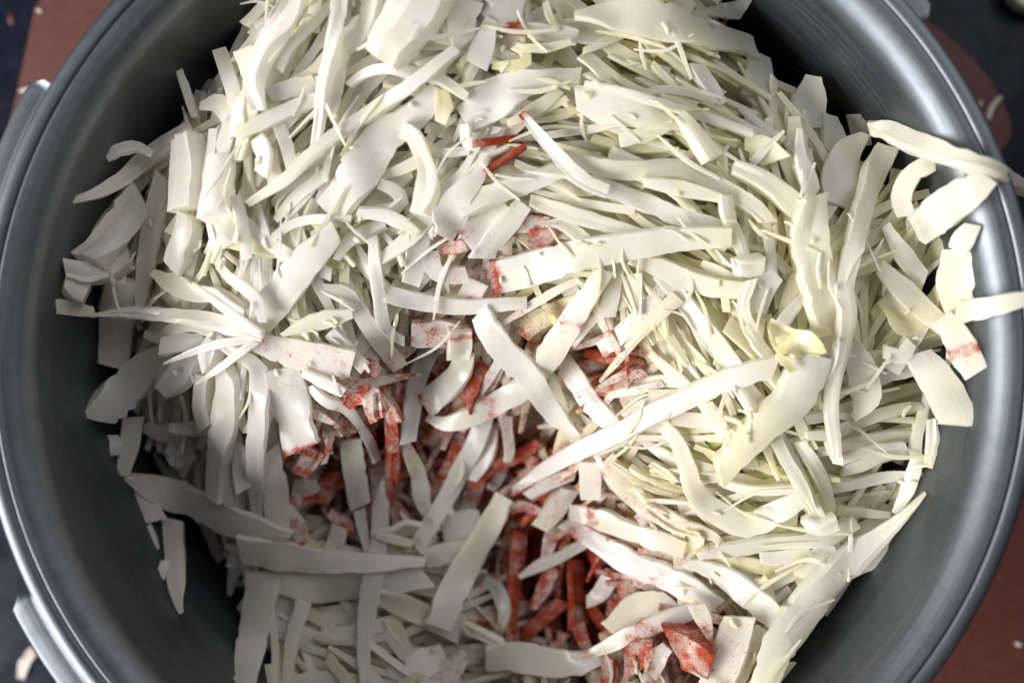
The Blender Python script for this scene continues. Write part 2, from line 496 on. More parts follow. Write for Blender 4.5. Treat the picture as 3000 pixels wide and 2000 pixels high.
    ac = np.linspace(-.5, .5, max(int(max(widths) / 6), 3))
    stamp(cu[:, None] + nu[:, None] * ac * cw[:, None], cv[:, None] + nv[:, None] * ac * cw[:, None],
          cz[:, None] + half + np.clip(sl, -.6, .6)[:, None] * ac * cw[:, None])
    V = np.array(V)
    return V * UNIT, F, np.array(MIX), np.array(SC), (ns, n, Nc)

def attach(me, MIX, SC):
    a = me.color_attributes.new('mix', 'FLOAT_COLOR', 'POINT'); a.data.foreach_set('color', MIX.astype(np.float32).ravel())
    b = me.attributes.new('sc', 'FLOAT_VECTOR', 'POINT'); b.data.foreach_set('vector', SC.astype(np.float32).ravel())

GRAINS = []
def sprinkle(V, MIX, meta, dens=1.0):
    ns, n, Nc = meta
    VV = V.reshape(n, ns, 3); C = MIX[:, 1].reshape(n, ns)
    top = 5 if ns == 14 else 3
    for i in range(n - 1):
        amt = C[i, 0]
        if amt < .12: continue
        cnt = rng.poisson(min(amt, 1.0) ** 1.3 * 5 * dens)
        for _ in range(cnt):
            q = rng.uniform(0, top - 1); k = int(q); fq = q - k; fi = rng.uniform(0, 1)
            p = (VV[i, k] * (1 - fq) + VV[i, k + 1] * fq) * (1 - fi) + (VV[i + 1, k] * (1 - fq) + VV[i + 1, k + 1] * fq) * fi
            GRAINS.append((p + Nc[i] * 1.0 * UNIT, rng.uniform(1.2, 2.8) * UNIT))

def build_object(name, data):
    V, F, MIX, SC, meta = data
    org = V.mean(0)
    o = mesh_obj(name, V, F, M_CAB, origin=org)
    o.data.set_sharp_from_angle(angle=rad(33))
    attach(o.data, MIX, SC)
    return o

HEAP = 'cabbage shreds heaped in the pot'

# ---- the lower layers that nobody could count: one mass of shreds
mass_v, mass_f, mass_m, mass_s, mass_n = [], [], [], [], 0
def to_mass(d):
    global mass_n
    V, F, MIX, SC, meta = d
    mass_v.append(V); mass_m.append(MIX); mass_s.append(SC)
    mass_f.extend([tuple(i + mass_n for i in f) for f in F]); mass_n += len(V)

FLOW = [(700,200,118,.3),(1000,400,125,.3),(650,600,100,.3),(600,900,95,.4),(900,900,60,.4),(1400,200,150,.6),(1700,150,20,.5),(2000,300,30,.25),(1700,500,15,.2),(2000,650,22,.2),(2300,500,75,.4),
        (2600,700,130,.4),(2350,900,95,.3),(1950,900,65,.25),(1850,1100,150,.25),(2100,1100,62,.3),(2500,1200,-12,.2),(2300,1450,15,.4),(2100,1350,20,.3),(2000,1600,35,.4),(2400,1700,130,.3),
        (1300,1000,110,.6),(1500,1300,120,.6),(1050,1400,60,.8),(1700,1700,95,.5),(700,1400,92,.3),(900,1750,20,.6),(1200,1800,10,.6),(500,1600,85,.3),(400,1000,110,.4)]
def flow(u, v):
    """which way the shreds tend to lie, by place in the heap: (angle, spread)"""
    k = min(FLOW, key=lambda q: (q[0] - u) ** 2 + (q[1] - v) ** 2)
    return k[2], k[3]
PB = [(a, b) for a, b in PILE]
def random_shred(rngsp=55, long=1.0, wmul=1.0, chm=1.0, where=None, **kw):
    while True:
        if where is None: u = rng.uniform(280, 2820); v = rng.uniform(-180, 2160)
        else: u, v = where
        L = rng.uniform(140, 430) * long
        fa, fs = flow(u, v); a = rad(fa + rng.normal(0, 1) * fs * rngsp); du, dv = cos(a), sin(a)
        bend = rng.normal(0, .06) * L
        p = [(u - du * L / 2, v - dv * L / 2), (u - dv * bend, v + du * bend), (u + du * L / 2, v + dv * L / 2)]
        x = np.array([q[0] for q in p]); y = np.array([q[1] for q in p])
        if where is None and chili_at(u, v) > .30 and rng.random() < .55: continue
        if inside(PB, x, y).all() or where is not None: break
    wd = rng.choice([rng.uniform(15, 30), rng.uniform(30, 56)], p=[.55, .45]) * wmul
    end = rng.choice([.35, .9], 2)
    ca = float(chili_at(u, v))
    tn = 0.48 if (u > 1500 and v < 1700) else 0.16
    return shred(p, [wd * end[0], wd, wd * rng.uniform(.8, 1.1), wd * end[1]], rng.uniform(9, 15), tint=float(np.clip(rng.normal(tn, .18), 0, .8)), ch=chm * ca * rng.uniform(.5, 1.1),
                 roll=rng.normal(0, 9), curl=rng.normal(0, .12), twist=rng.normal(0, 20), field=.75, wave=.5, **kw)

for i in range(2300):
    to_mass(random_shred(stiff=4, sect=SECT8, step=34, nmax=14))

# ---- the shreds one can pick out, each laid where it lies; points and widths are read off enlarged crops of the photograph
OFF = {'A1': (0, 0), 'A2': (700, 0), 'A3': (1400, 0), 'A4': (2000, 0), 'B1': (0, 650), 'B2': (700, 650), 'B3': (1400, 650), 'B4': (2000, 650),
       'C1': (0, 1300), 'C2': (700, 1300), 'C3': (1400, 1300), 'C4': (2000, 1300)}
NAMES = {'s': 'cabbage_shred', 'r': 'cabbage_rib', 'l': 'cabbage_leaf_piece', 'c': 'cabbage_chunk'}
ITEMS = []
def S(layer, reg, pts, wd, label, kind='s', **kw):
    ox, oy = OFF[reg]
    p = [tuple(float(x) for x in q.split(',')) for q in pts.split()]
    p = [(x / 2.24 + ox, y / 2.24 + oy) for x, y in p]
    ww = [float(x) / 2.24 for x in wd.split()]
    ITEMS.append((layer, len(ITEMS), p, ww, label, kind, kw))

# -- upper left
S(1,'A1','1175,465 1215,570 1255,690 1285,770','48 58 55 50','thin dim shred standing up against the dark pot wall, upper left')
S(2,'A1','1440,325 1490,470 1560,700','90 120 100','dim tan leaf piece with notched top beside upper left wall','l')
S(1,'A1','1600,325 1640,450 1670,580','150 150 100','pale squarish leaf piece behind the thick bent rib, upper left','l')
S(1,'A1','1320,700 1430,680 1530,790','40 150 120','dim pointed triangular piece in the upper left hollow','l')
S(2,'A1','465,1312 620,1272 800,1175 1000,1015 1250,850','40 85 110 130 110','long tan pointed strip lying low beside the left wall', th=30)
S(1,'A1','600,1560 850,1265 1000,1120 1150,990','60 100 90 80','narrow shaded strip tucked below the long tan pointed strip')
S(3,'A1','695,1030 790,985 900,965 1000,1010','70 100 80 40','small stubby curl above the long tan pointed strip')
S(9,'A1','1990,-120 1930,20 1840,180 1730,370 1668,550 1695,725','130 130 140 130 115 90','thick glossy white rib bending sharply at the top left of the heap','r', th=48, lift=(40,60,50,20,0), curl=.15)
S(6,'A1','2190,10 2050,165 1900,330 1835,465','50 62 60 50','slim white shred just inside the thick bent rib at top left')
S(7,'A1','1555,880 1750,790 1950,700 2110,645','100 95 95 90','translucent pale strip below the comb-like piece, upper left', lift=(10,20))
S(6,'A1','1760,620 1900,580 2080,545','90 130 110','small comb-like glassy piece with torn teeth, upper left','l', ragged=3.0, tint=.1)
S(5,'A1','1590,650 1560,790 1570,900','70 110 100','glassy torn leaf piece at the upper left edge of the heap','l', ragged=2.0)
S(5,'A1','1235,905 1235,1100 1215,1380','150 210 180','chunky folded rib block, left one of a pair','c', th=75, curl=-.25)
S(5,'A1','1445,1030 1440,1200 1400,1420','150 190 170','chunky glossy rib block, right one of a pair','c', th=70, curl=-.25)
S(5,'A1','1060,1150 1030,1350 985,1560 935,1880 925,2010','80 130 150 110 55','long ragged upright strip at the left edge of the heap', ragged=1.6)
S(4,'A1','930,1290 800,1450 660,1640 575,1715','190 230 200 150','fat folded rib whose bright cut end points at the left wall','r', th=80, curl=-.2)
S(7,'A1','1545,1285 1585,1450 1625,1700','60 85 70','narrow upright white shred right of the glossy rib block')
S(5,'A1','1230,1400 1240,1500 1200,1620 1135,1760','80 165 155 125','rounded yellowish white rib beside the ragged upright strip','r', th=50, tint=.2)
S(6,'A1','1690,900 1740,1020 1720,1150','110 130 120','pale rough piece below the translucent strip, upper left','l', ragged=1.8)
S(6,'A1','1820,800 1880,950 1930,1150','80 90 80','pale upright shred below the translucent strip, upper left')
S(4,'A1','1480,1330 1530,1450 1500,1568','130 140 120','yellowish rib below the pair of chunky blocks','r', th=50, tint=.25)
# -- top middle
S(9,'A2','680,-120 655,30 620,300 560,560 530,800 500,1000','110 105 92 80 62 40','long straight white strip running down from the top edge', lift=(60,40,10,0), th=34)
S(7,'A2','890,-120 875,30 850,150 790,250 690,340 620,520 600,770','130 130 110 100 120 140 100','thick white strip bent at its middle, next to the long straight strip','r', th=44)
S(6,'A2','1250,-120 1180,20 1080,170 1000,290 940,400','330 350 320 280 210','broadest white rib at the top middle of the heap','r', th=90, curl=-.2, lift=(40,20))
S(8,'A2','720,565 820,490 950,450 1150,480 1330,530 1500,640','45 60 75 85 75 55','translucent arched strip under the broadest white rib')
S(9,'A2','1425,325 1300,430 1100,580 880,730 650,880 480,1010 300,1180 60,1335','70 85 92 92 92 90 80 45','very long slender white strip running diagonally across upper left', th=34)
S(5,'A2','1320,590 1150,760 950,900 780,1150 590,1410','140 180 250 270 220','broad smooth leaf strip right under the very long diagonal strip','l', th=40)
S(8,'A2','1075,850 1150,900 1205,1020 1240,1180 1230,1300 1185,1405','100 110 105 140 155 90','kinked white strip with a knob at its upper end','r', th=44)
S(7,'A2','1430,770 1310,850 1245,940 1330,1005 1520,985','40 50 55 60 60','thin looped shred beside the kinked knobbed strip')
S(6,'A2','1475,790 1680,650 1900,545 2240,505','190 280 150 110','broad pale leaf strip whose tail tapers to the right, top middle','l', th=30, curl=.1)
S(6,'A2','1490,820 1500,930 1590,960','60 80 90','small folded flap under the broad leaf strip, top middle')
S(8,'A2','1625,1035 1560,1170 1450,1285 1385,1420 1345,1555','35 110 170 250 200','thin wavy translucent ribbon widening down into the hollow','l', th=16, twist=40, roll=12)
S(8,'A2','920,1205 1030,1255 1065,1325 1000,1375 840,1385','70 90 95 90 60','short white hook-shaped shred above the hollow')
S(9,'A2','775,1390 950,1410 1080,1470 1175,1535','70 82 100 40','short white shred with ragged tip, below the hook-shaped one', ragged=1.8)
S(8,'A2','225,1560 330,1480 480,1440 740,1435','45 62 66 40','thin white arched shred above the left slope of the hollow')
S(8,'A2','1615,1130 1740,1050 1885,958','48 50 38','narrow strand caked with red chili powder, above the hollow', ch=.95, th=26)
S(7,'A2','1530,945 1700,925 1850,905 2010,890 2300,850 2500,815','50 50 48 50 60 40','thin strand with chili along its first third', patch=[(-.05,.34,.95)])
S(9,'A3','285,745 400,880 560,1060 700,1190 850,1260','45 80 92 100 80','straight white strip with a chili-red tip at its upper end', patch=[(-.08,.07,.9)], th=30)
S(6,'A2','1735,180 1850,195 2050,220 2220,245','60 95 120 110','grey leaf strip with a chili smear at its left end, near top','l', patch=[(0,.3,.85)])
S(7,'A2','1660,130 1610,270 1560,430','80 160 150','translucent upright flap near the top middle','l', th=14)
S(7,'A2','1660,430 1780,435 1875,415 1880,350 1810,305','40 75 75 80 60','curled pale green tip near the top middle', tint=.95)
S(7,'A2','1850,320 2000,315 2180,275','50 70 40','pale green pointed shred beside the curled green tip', tint=.5)
S(7,'A2','1330,590 1345,700 1325,810','70 120 80','small frilly greenish piece left of the broad leaf strip', tint=.7, ragged=2.2)
S(6,'A2','1440,1390 1620,1300 1830,1220 2100,1130 2260,1085','120 145 135 115 90','wide white strip rising to the right above the hollow', th=34)
S(3,'A2','1490,1590 1600,1450 1740,1330','170 175 150','broad shaded strip at the upper brink of the hollow')
S(3,'A2','1590,1690 1680,1560 1780,1450 1870,1340','150 150 145 120','second broad shaded strip at the upper brink of the hollow')
S(5,'A2','1500,0 1460,150 1480,300','220 200 140','dull pale leaf at the top edge right of the broadest rib','l')
S(5,'A2','1750,0 1720,90 1650,150','260 250 160','large dull leaf at the top edge above the chili smear','l')
S(6,'A2','2010,20 2040,120 2090,210','40 50 30','thin greenish sliver near the top edge', tint=.6)
# -- top right
S(8,'A3','635,110 850,100 1150,130 1450,205 1700,280 1810,330','50 200 245 255 240 150','broad flat grey-white leaf piece at the top of the heap','l', th=26, lift=(30,30,20,10), slant=(0,-.5))
S(6,'A3','1410,95 1600,72 1760,60','25 90 130','pointed pale piece sticking out over the pot wall at top','l')
S(5,'A3','1840,365 1845,490 1830,640','140 240 230','stepped squarish leaf piece beside the dark wall, top','l')
S(6,'A4','860,505 835,650 800,840','100 230 250','upright leaf piece with an angular tip against the dark wall','l', lift=(30,0), tint=.15)
S(8,'A3','640,640 800,680 950,700 1150,770 1370,830','150 270 230 160 60','white triangular leaf with a curled upper edge','l', th=20)
S(9,'A3','700,545 900,590 1230,690 1450,760 1800,870','30 55 60 66 50','slender strip lying along the upper edge of the white triangular leaf')
S(7,'A3','1030,200 1200,330 1410,510','55 75 60','yellowish shred running down from under the broad grey-white leaf', tint=.5)
S(6,'A3','1140,420 1220,500 1310,590','40 45 30','tiny thin sliver below the yellowish shred, top', tint=.4)
S(8,'A3','1425,430 1490,530 1600,690','110 130 60','short bright white shred below the broad grey-white leaf')
S(9,'A3','1320,755 1420,880 1540,1045','70 100 130','bright white stub widening towards its lower end', th=44)
S(6,'A3','1490,720 1700,830 1910,925','50 115 90','bright white strip above the spike-like sliver, upper right')
S(7,'A3','1720,715 1850,820 2010,925','35 52 50','thin shred just above the bright white strip, upper right')
S(8,'A3','2005,862 1900,960 1800,1070','15 52 62','spike-like white sliver pointing up, upper right', lift=(25,0))
S(9,'A3','1670,1105 1800,1155 1950,1245 2100,1375 2210,1460','80 112 132 150 150','thick white strip heading down to the tall central stalk','r', th=44)
S(6,'A3','580,1045 750,1085 1000,1120 1300,1110 1550,1210 1800,1350 1910,1460','70 120 132 132 122 112 90','long wavy strip across the upper right of the heap')
S(7,'A3','560,1120 700,1190 900,1255 1100,1335 1400,1445 1700,1510','70 110 120 125 120 90','long flat strip below the wavy strip, upper right')
S(6,'A3','340,1320 550,1385 800,1460 1000,1520 1250,1570','80 112 102 82 60','strip with a blunt left end above the large chili-tipped strip', tint=.25)
S(5,'A3','420,1475 560,1475 690,1570','25 92 90','small pointed yellowish shred above the large chili-tipped strip', tint=.3)
S(9,'A3','1625,1285 1640,1400 1680,1520 1725,1620 1760,1720','88 100 92 85 70','short bright vertical strip above a tiny white cube')
S(6,'A3','930,925 1100,885 1260,830','90 110 60','folded pale flap under the white triangular leaf')
S(6,'A3','690,340 850,270 990,210','40 62 50','narrow grey shred near the top, left of the broad grey-white leaf')
S(5,'A3','470,180 620,200 780,230 890,250','90 150 160 120','grey translucent leaf near the top edge','l')
S(6,'A3','1000,650 1180,600 1400,610 1560,680','40 60 66 50','thin yellowish strand above the white triangular leaf', tint=.4)
S(7,'A3','1190,640 1350,700 1520,770','60 66 50','pale stub end lying on the slender strip, upper right', tint=.15)
S(6,'A3','1750,930 1850,960 1950,1060','90 170 160','yellow-green leaf behind the spike-like sliver','l', tint=.6, wave=1.5)
S(5,'A3','880,840 1050,900 1250,950','50 70 60','shaded strand under the white triangular leaf', tint=.35)
S(6,'A3','1080,1190 1350,1240 1600,1300','60 110 60','pale strand between the wavy strip and the flat strip', tint=.3)
S(8,'A3','1550,1040 1450,1000 1390,1010 1350,1050','40 60 50 30','small white curl left of the widening stub')
# -- right, over the rim
S(10,'A4','1225,845 1330,855 1500,930 1750,1020 2000,1105 2150,1185 2330,1290','90 140 145 132 112 92 55','long white strip laid across the pot rim on the right', th=34)
S(11,'A4','1345,975 1260,1120 1200,1300 1150,1500 1100,1700 1060,1900 1080,2060 1040,2300 990,2500 975,2700 1000,2900 1010,2990','140 170 152 135 120 112 122 112 92 92 80 50','very long strip running from upper right down to lower right heap', th=30, lift=(10,40,40,30,10))
S(7,'A4','1650,1060 1510,1145 1435,1280 1465,1420','120 122 130 120','bent strip with torn end, next to the dark wall gap on the right')
S(8,'A4','1985,1165 1880,1255 1750,1345 1620,1445 1540,1520','150 230 245 245 190','wide curved rib leaning towards the rim on the right','r', th=48, curl=-.12)
S(7,'A4','1190,880 1085,1000 1035,1150 1020,1350','60 230 250 200','folded leaf tip with a pointed corner, right of the tall stalk','l', lift=(40,0))
S(9,'A4','765,845 770,1000 810,1150 850,1300','25 75 130 170','pointed leaf tip at the head of the tall central stalk','l', lift=(30,10,0))
S(10,'A4','850,1290 830,1560 880,1850 940,2120 990,2330','180 240 235 200 120','tall wide stalk in the middle of the right slope','r', th=46, lift=(10,30,10))
S(6,'A4','960,760 990,900 970,1020','100 190 180','pale folded leaf between the angular tip and the pointed corner','l')
S(5,'A4','1120,750 1160,850 1180,960','80 120 110','small jagged leaf tip by the dark wall, right','l')
S(6,'A4','730,770 740,900 720,1000','60 130 150','pale leaf below the angular tip, upper right','l', tint=.2)
# -- left
S(1,'B1','290,545 440,560 620,595','90 105 60','dim flat shred poking out towards the left wall')
S(2,'B1','425,310 560,335 700,305 860,230','120 150 150 130','mauve shaded stub under the fat folded rib','r', th=60)
S(1,'B1','420,390 500,440 570,480','120 150 130','small shaded cube-like end at the far left','c', th=60)
S(2,'B1','815,380 780,600 735,940','180 205 190','thick dim upright rib at the left edge of the heap','r', th=75, curl=-.2)
S(10,'B1','605,612 800,592 1100,612 1350,645 1600,705 1730,745','15 62 92 105 130 70','long white spear-shaped strip pointing at the left wall', th=30, lift=(60,40,20,5))
S(8,'B1','1005,335 1130,400 1280,465 1450,485 1610,580','40 150 112 92 85','white strip with a knobby left end above the spear-shaped strip')
S(7,'B1','1060,440 1170,525 1340,570','70 112 80','small white flap directly above the spear-shaped strip')
S(10,'B1','1435,275 1490,350 1600,430 1690,520 1725,660','50 72 80 80 55','thin arched shred curving down onto the spear-shaped strip', lift=(20,30,10))
S(9,'B1','955,735 1050,765 1130,705 1280,685 1410,735','50 80 82 85 60','white shred with curled tip right below the spear-shaped strip')
S(8,'B1','1065,820 1200,795 1350,765','115 125 60','white wedge below the curled-tip shred, left','c', th=46)
S(8,'B1','1395,955 1385,870 1420,775','90 130 90','rounded white stub below the root of the spear-shaped strip','c', th=50)
S(4,'B1','635,1270 800,1125 980,955 1140,845','190 255 215 150','fat ridged rib pointing to the lower left wall','r', th=85, curl=-.15, tint=.2)
S(5,'B1','1060,1085 1170,1020 1280,905 1345,830','120 205 175 130','stout rounded rib right of the fat ridged rib','r', th=65, curl=-.15)
S(6,'B1','1500,945 1512,1100 1480,1300 1440,1520 1420,1815','150 185 165 145 110','tall shaded strip hanging down the left slope','r', th=46)
S(8,'B1','1420,770 1560,865 1680,950 1705,1100 1690,1350 1675,1600 1690,1960','70 90 130 145 125 110 50','tall translucent strip bending down over the left slope', lift=(0,10,30,20,0,0))
S(9,'B2','285,960 330,1150 390,1350 425,1490','225 270 290 280','broad rectangular strip with a chili-red lower cut end', 'l', th=34, patch=[(.93,1.08,.95)], slant=(0,-.25), field=0, ragged=.5)
S(9,'B2','110,790 400,875 600,905 745,935','120 200 205 195','flat square-ended piece dusted with chili specks, left of the hollow','l', ch=.16, field=.1, th=24, slant=(0,.1))
S(9,'B2','280,745 450,670 600,630 745,600','15 115 135 55','pale pointed leaf above the flat speckled piece','l')
S(8,'B2','640,60 450,250 330,400 200,560 120,680','130 200 225 235 170','broad bright stalk falling from the ridge to the spear-shaped strip','r', th=44)
S(7,'B2','560,440 700,470 800,600 920,780 1060,960','60 105 118 122 112','long strip sliding down into the left side of the hollow', ch=.05)
S(7,'B2','600,720 720,850 830,960','90 110 90','shorter strip parallel to the one sliding into the hollow')
S(7,'B2','880,80 895,300 920,500 960,700 1085,785','55 82 82 92 60','thin strip dropping steeply into the upper left of the hollow')
S(8,'B2','905,25 980,110 1040,200 1075,290','35 42 42 25','very thin shred arching over the upper left of the hollow')
S(8,'B2','640,250 720,130 850,60 960,10','45 82 95 80','white shred leading up from the broad bright stalk')
S(3,'B2','1185,60 1160,250 1125,410','150 155 115','pinkish shaded strip at the back of the hollow')
S(8,'B2','955,470 1080,500 1300,542 1500,556 1700,542 1890,528','110 122 112 102 95 80','pale horizontal strip bridging the upper hollow', field=.1)
S(10,'B3','85,370 300,320 550,250 800,190 1050,150 1300,110 1660,100','235 230 218 200 185 160 130','large white strip with a chili-stained left end, above the hollow','l', th=34, patch=[(-.02,.05,.75)], field=.05, slant=(.15,0), ragged=.6, lift=(20,10,0))
S(7,'B3','165,665 330,560 500,460 660,375','25 62 62 45','thin pale shred under the large chili-ended strip')
S(10,'B3','830,320 700,520 560,740 450,900 330,1060 150,1175 0,1250 -200,1320 -330,1285','115 135 165 178 165 160 145 120 45','long curved strip with chili flecks, one arm of the X over the hollow', th=34, lift=(10,25,20,5,0), patch=[(.20,.28,.34),(.68,.78,.42)], field=.03)
S(11,'B3','20,590 100,750 200,880 330,1000 420,1150 530,1285 650,1400','140 170 172 185 155 130 35','broad white strip crossing down right, other arm of the X', th=34, field=.0, tint=0)
S(7,'B3','550,890 650,1050 780,1230 910,1350','110 152 155 130','flat strip behind the lower right arm of the X','l')
S(10,'B3','235,1765 400,1645 600,1530 850,1420 1100,1290 1400,1140 1650,1030 1950,945','50 100 122 124 134 150 150 140','very long straight strip from the chili hollow up to the right', th=32, patch=[(-.05,.12,.35)], field=.05)
S(11,'B3','1575,1645 1700,1500 1850,1350 2050,1180 2150,1000 2185,870','150 205 205 230 262 250','thick white rib ending in a pale green frill','r', th=56, lift=(30,10,0,10), curl=-.1)
S(11,'B4','560,680 680,780 800,900','90 200 190','pale green frilled leaf at the upper end of the thick white rib','l', tint=1.0, ragged=3, th=14, wave=3.0, curl=.5)
S(11,'B4','620,775 780,745 970,715','50 75 50','thin green fold above the green frill', tint=.9, ragged=2.2, th=12, wave=2.5)
S(8,'B3','1170,340 1330,500 1450,650 1560,780 1690,945','60 112 114 112 100','straight strip running down to the very long straight strip')
S(8,'B3','990,258 1150,290 1350,370 1550,430 1810,450','35 130 135 132 100','wavy strip below the right end of the large chili-ended strip')
S(8,'B3','1790,380 1740,560 1800,740 1910,905','80 85 92 80','white strip looping round the small hollow left of the tall stalk')
S(7,'B3','1960,340 1870,450 1830,600','110 170 110','pale leaf inside the loop left of the tall stalk','l')
S(8,'B3','800,1045 900,930 1020,780 1180,610 1310,490','12 52 66 95 100','ragged pointed shred aimed at the chili hollow', ragged=1.8, ch=.06, field=.2)
S(6,'B3','810,850 950,725 1080,600 1210,430','110 125 105 80','wide strip with red-stained edge above the ragged pointed shred', ch=.22, field=.4)
S(6,'B3','1030,340 1040,480 1050,610','110 80 40','short pale wedge hanging at the right brink of the hollow', ch=.1)
S(6,'B3','800,1085 920,1022 1100,990','25 62 60','pinkish fin at the right brink of the hollow', ch=.32, field=.5)
S(6,'B3','835,1215 880,1130 1050,1100 1215,1058','30 62 64 50','pinkish fin below the first pinkish fin', ch=.22, field=.4)
S(6,'B3','950,1275 1050,1210 1200,1150','25 66 60','pale fin with torn teeth below the pinkish fins', ragged=2.0)
S(9,'B3','1130,860 1250,970 1380,1090','40 82 80','narrow strip sloping down right of the pinkish fins')
S(8,'B3','1730,1060 1830,1190 1940,1380 2050,1570 2150,1780 2250,1960','110 118 112 112 108 80','strip passing under the thick white rib towards lower right')
S(9,'B3','1220,1330 1310,1450 1370,1600 1420,1760 1560,1900 1780,1985 1960,1900 2150,1800','90 105 125 145 165 175 150 110','large wavy white ribbon on the lower right slope','l', th=26)
S(8,'B3','1490,1180 1560,1290 1630,1400','90 102 100','short strip between the very long straight strip and the thick rib')
S(10,'B4','350,300 420,290 505,275','110 120 110','tiny white cube below the short bright vertical strip','c', th=80)
S(9,'B4','835,445 730,560 650,670','40 82 90','short white shred left of the tall wide stalk', lift=(0,20))
S(7,'B4','1330,20 1450,220 1580,390','50 125 115','translucent strip right of the very long vertical strip')
S(9,'B4','1290,290 1500,500 1700,680 1790,740','90 152 135 90','glassy strip running down to the chili-streaked flap')
S(9,'B4','1690,630 1800,760 1860,880 1920,1000','140 175 190 165','square-ended flap with an orange chili streak by the right wall','l', patch=[(.5,.72,.55)], field=0, slant=(0,-.2), lift=(0,20))
S(10,'B4','1540,860 1640,1000 1740,1150 1825,1335','170 225 242 235','big white blade with pointed end by the right wall','l', th=36, lift=(0,10,20), roll=6, slant=(.3,.45))
S(9,'B4','1800,595 2000,562 2150,522 2320,485','150 142 122 70','tapering white strip reaching over the rim on the right', th=32)
S(9,'B4','1320,500 1420,630 1570,710','90 190 140','pale green crumpled leaf right of the very long vertical strip','l', tint=.7, ragged=2.5, th=14, wave=3.0, curl=.4)
S(10,'B4','1320,850 1430,880 1495,790','80 110 80','white curl under the pale green crumpled leaf')
S(8,'B4','1110,790 1180,1000 1190,1180 1120,1290','90 200 225 30','translucent flap with pointed lower end, right slope','l', th=14)
S(5,'B4','1800,180 1790,400 1815,610','180 230 160','dull broad leaf along the right edge of the heap','l', ragged=2)
S(5,'B4','1905,20 1850,100 1800,190','90 150 120','small grey leaf tip by the right wall','l')
S(6,'B4','810,1405 1000,1385 1200,1295 1500,1212 1570,1222','60 82 85 85 40','upper strand of the fan of fine strands, lower right', tint=.4)
S(6,'B4','800,1295 1000,1250 1300,1150 1560,1080','70 92 95 70','topmost strand of the fan of fine strands, lower right', tint=.35)
S(6,'B4','890,1510 1200,1440 1450,1392 1570,1380','60 92 92 50','middle strand of the fan of fine strands, lower right', tint=.4)
S(6,'B4','1020,1570 1200,1505 1460,1465','50 82 60','lowest strand of the fan of fine strands, lower right', tint=.35)
S(5,'B4','1290,1030 1400,990 1530,960','80 105 80','pale leaf behind the fan of fine strands','l')
S(8,'B4','1605,1140 1560,1300 1525,1450 1530,1570 1475,1760 1395,1910','50 72 74 92 92 40','thin vertical shred below the big white blade')
S(7,'B4','1630,1290 1640,1450 1610,1610','60 92 60','pale shred at the right edge below the big white blade')
S(12,'B4','600,860 680,900 720,980','40 80 60','crinkled green edge hanging below the green frill', tint=.9, ragged=3, th=10, wave=3.0)
S(12,'B4','720,850 820,830 900,860','50 110 80','pale crinkled fold in the middle of the green frill', tint=.75, ragged=3, th=10, wave=3.0, curl=.5)
S(11,'B1','1270,400 1420,520 1560,630 1710,735','12 50 62 50','slim spike rising from the hub of the spear-shaped strip', lift=(30,15,0))
S(11,'B1','1080,930 1250,860 1450,800 1640,770','10 45 60 50','slim spike pointing down left from the hub of the spear-shaped strip', lift=(20,10,0))
S(11,'B1','1290,1060 1440,960 1570,860 1680,780','10 48 60 50','short spike pointing down from the hub of the spear-shaped strip', lift=(15,10,0))
# -- lower right
S(11,'C4','1590,320 1480,440 1300,600 1100,760 900,960 750,1150 620,1350 530,1600 500,1720','20 70 132 200 232 232 222 180 150','long broad blade sweeping along the lower right wall','r', th=40, lift=(0,10,20,20,10))
S(7,'C4','1365,590 1255,740 1120,830','35 125 90','leaf edge under the long broad blade','l')
S(7,'C4','260,250 450,300 700,292 1000,282 1300,222 1600,198','60 72 64 72 80 20','thin horizontal shred across the lower right slope')
S(7,'C4','1355,470 1200,450 1010,430','40 66 80','short pale shred touching the long broad blade near its tip')
S(8,'C4','770,-20 900,220 975,460','85 102 75','upright strip above the knobby white cluster, lower right')
S(10,'C4','620,-20 690,130 780,260 865,440','75 85 72 20','bright tapering shred with a pointed lower end, lower right')
S(9,'C4','90,722 300,692 600,642 900,622 1050,560 1140,515','50 112 114 95 120 80','strip ending in a knobby white cluster, lower right', ragged=1.5)
S(9,'C4','800,480 880,540 1000,500','60 110 110','white knobby piece where several shreds meet, lower right','c', th=40)
S(8,'C3','600,445 750,475 950,552 1150,622 1360,690','95 152 145 132 110','broad strip with a chili-edged left end below the hollow','l', th=32, patch=[(.12,.24,.5),(-.05,.04,.35)], field=.08)
S(9,'C3','560,515 800,655 1000,775 1200,855 1400,955 1570,1060','90 120 182 195 172 110','broad strip with red lower edge, next below the chili-edged one','l', th=32, patch=[(0,.16,.4),(.58,.72,.3)], field=.08)
S(10,'C4','20,775 200,825 400,960 560,1100 670,1220','50 152 182 185 110','greenish white leaf strip meeting the long broad blade','l', tint=.15)
S(7,'C3','735,120 740,270 742,365','150 145 132','glossy square-ended tab at the right of the hollow','l', slant=(0,0), field=.1)
S(6,'C3','850,90 950,250 1100,400 1300,520 1550,605 1610,670','110 152 155 132 100 25','pale yellow leaf fanning down below the long straight strip','l', tint=.45)
S(7,'C3','880,130 1100,270 1320,340','40 55 40','fine yellow strand lying on the pale yellow leaf', tint=.6)
S(7,'C3','1000,150 1150,240 1370,310','40 52 40','second fine yellow strand above the pale yellow leaf', tint=.6)
S(7,'C3','1130,130 1220,180 1300,250','35 52 40','short fine yellow strand near the large wavy ribbon', tint=.55)
S(8,'C3','1405,560 1435,640 1365,740','70 112 70','small crumpled pale green piece below the yellow leaf', tint=.55, ragged=2.5, th=12, wave=2.5)
S(8,'C3','270,870 420,785 550,732 680,660 810,618','20 82 72 72 30','lavender-white thin shred lying across the red strips', field=.1, ch=.06)
S(9,'C3','1430,1050 1480,1150 1525,1270','105 115 40','white finger-like shred pointing at the red block')
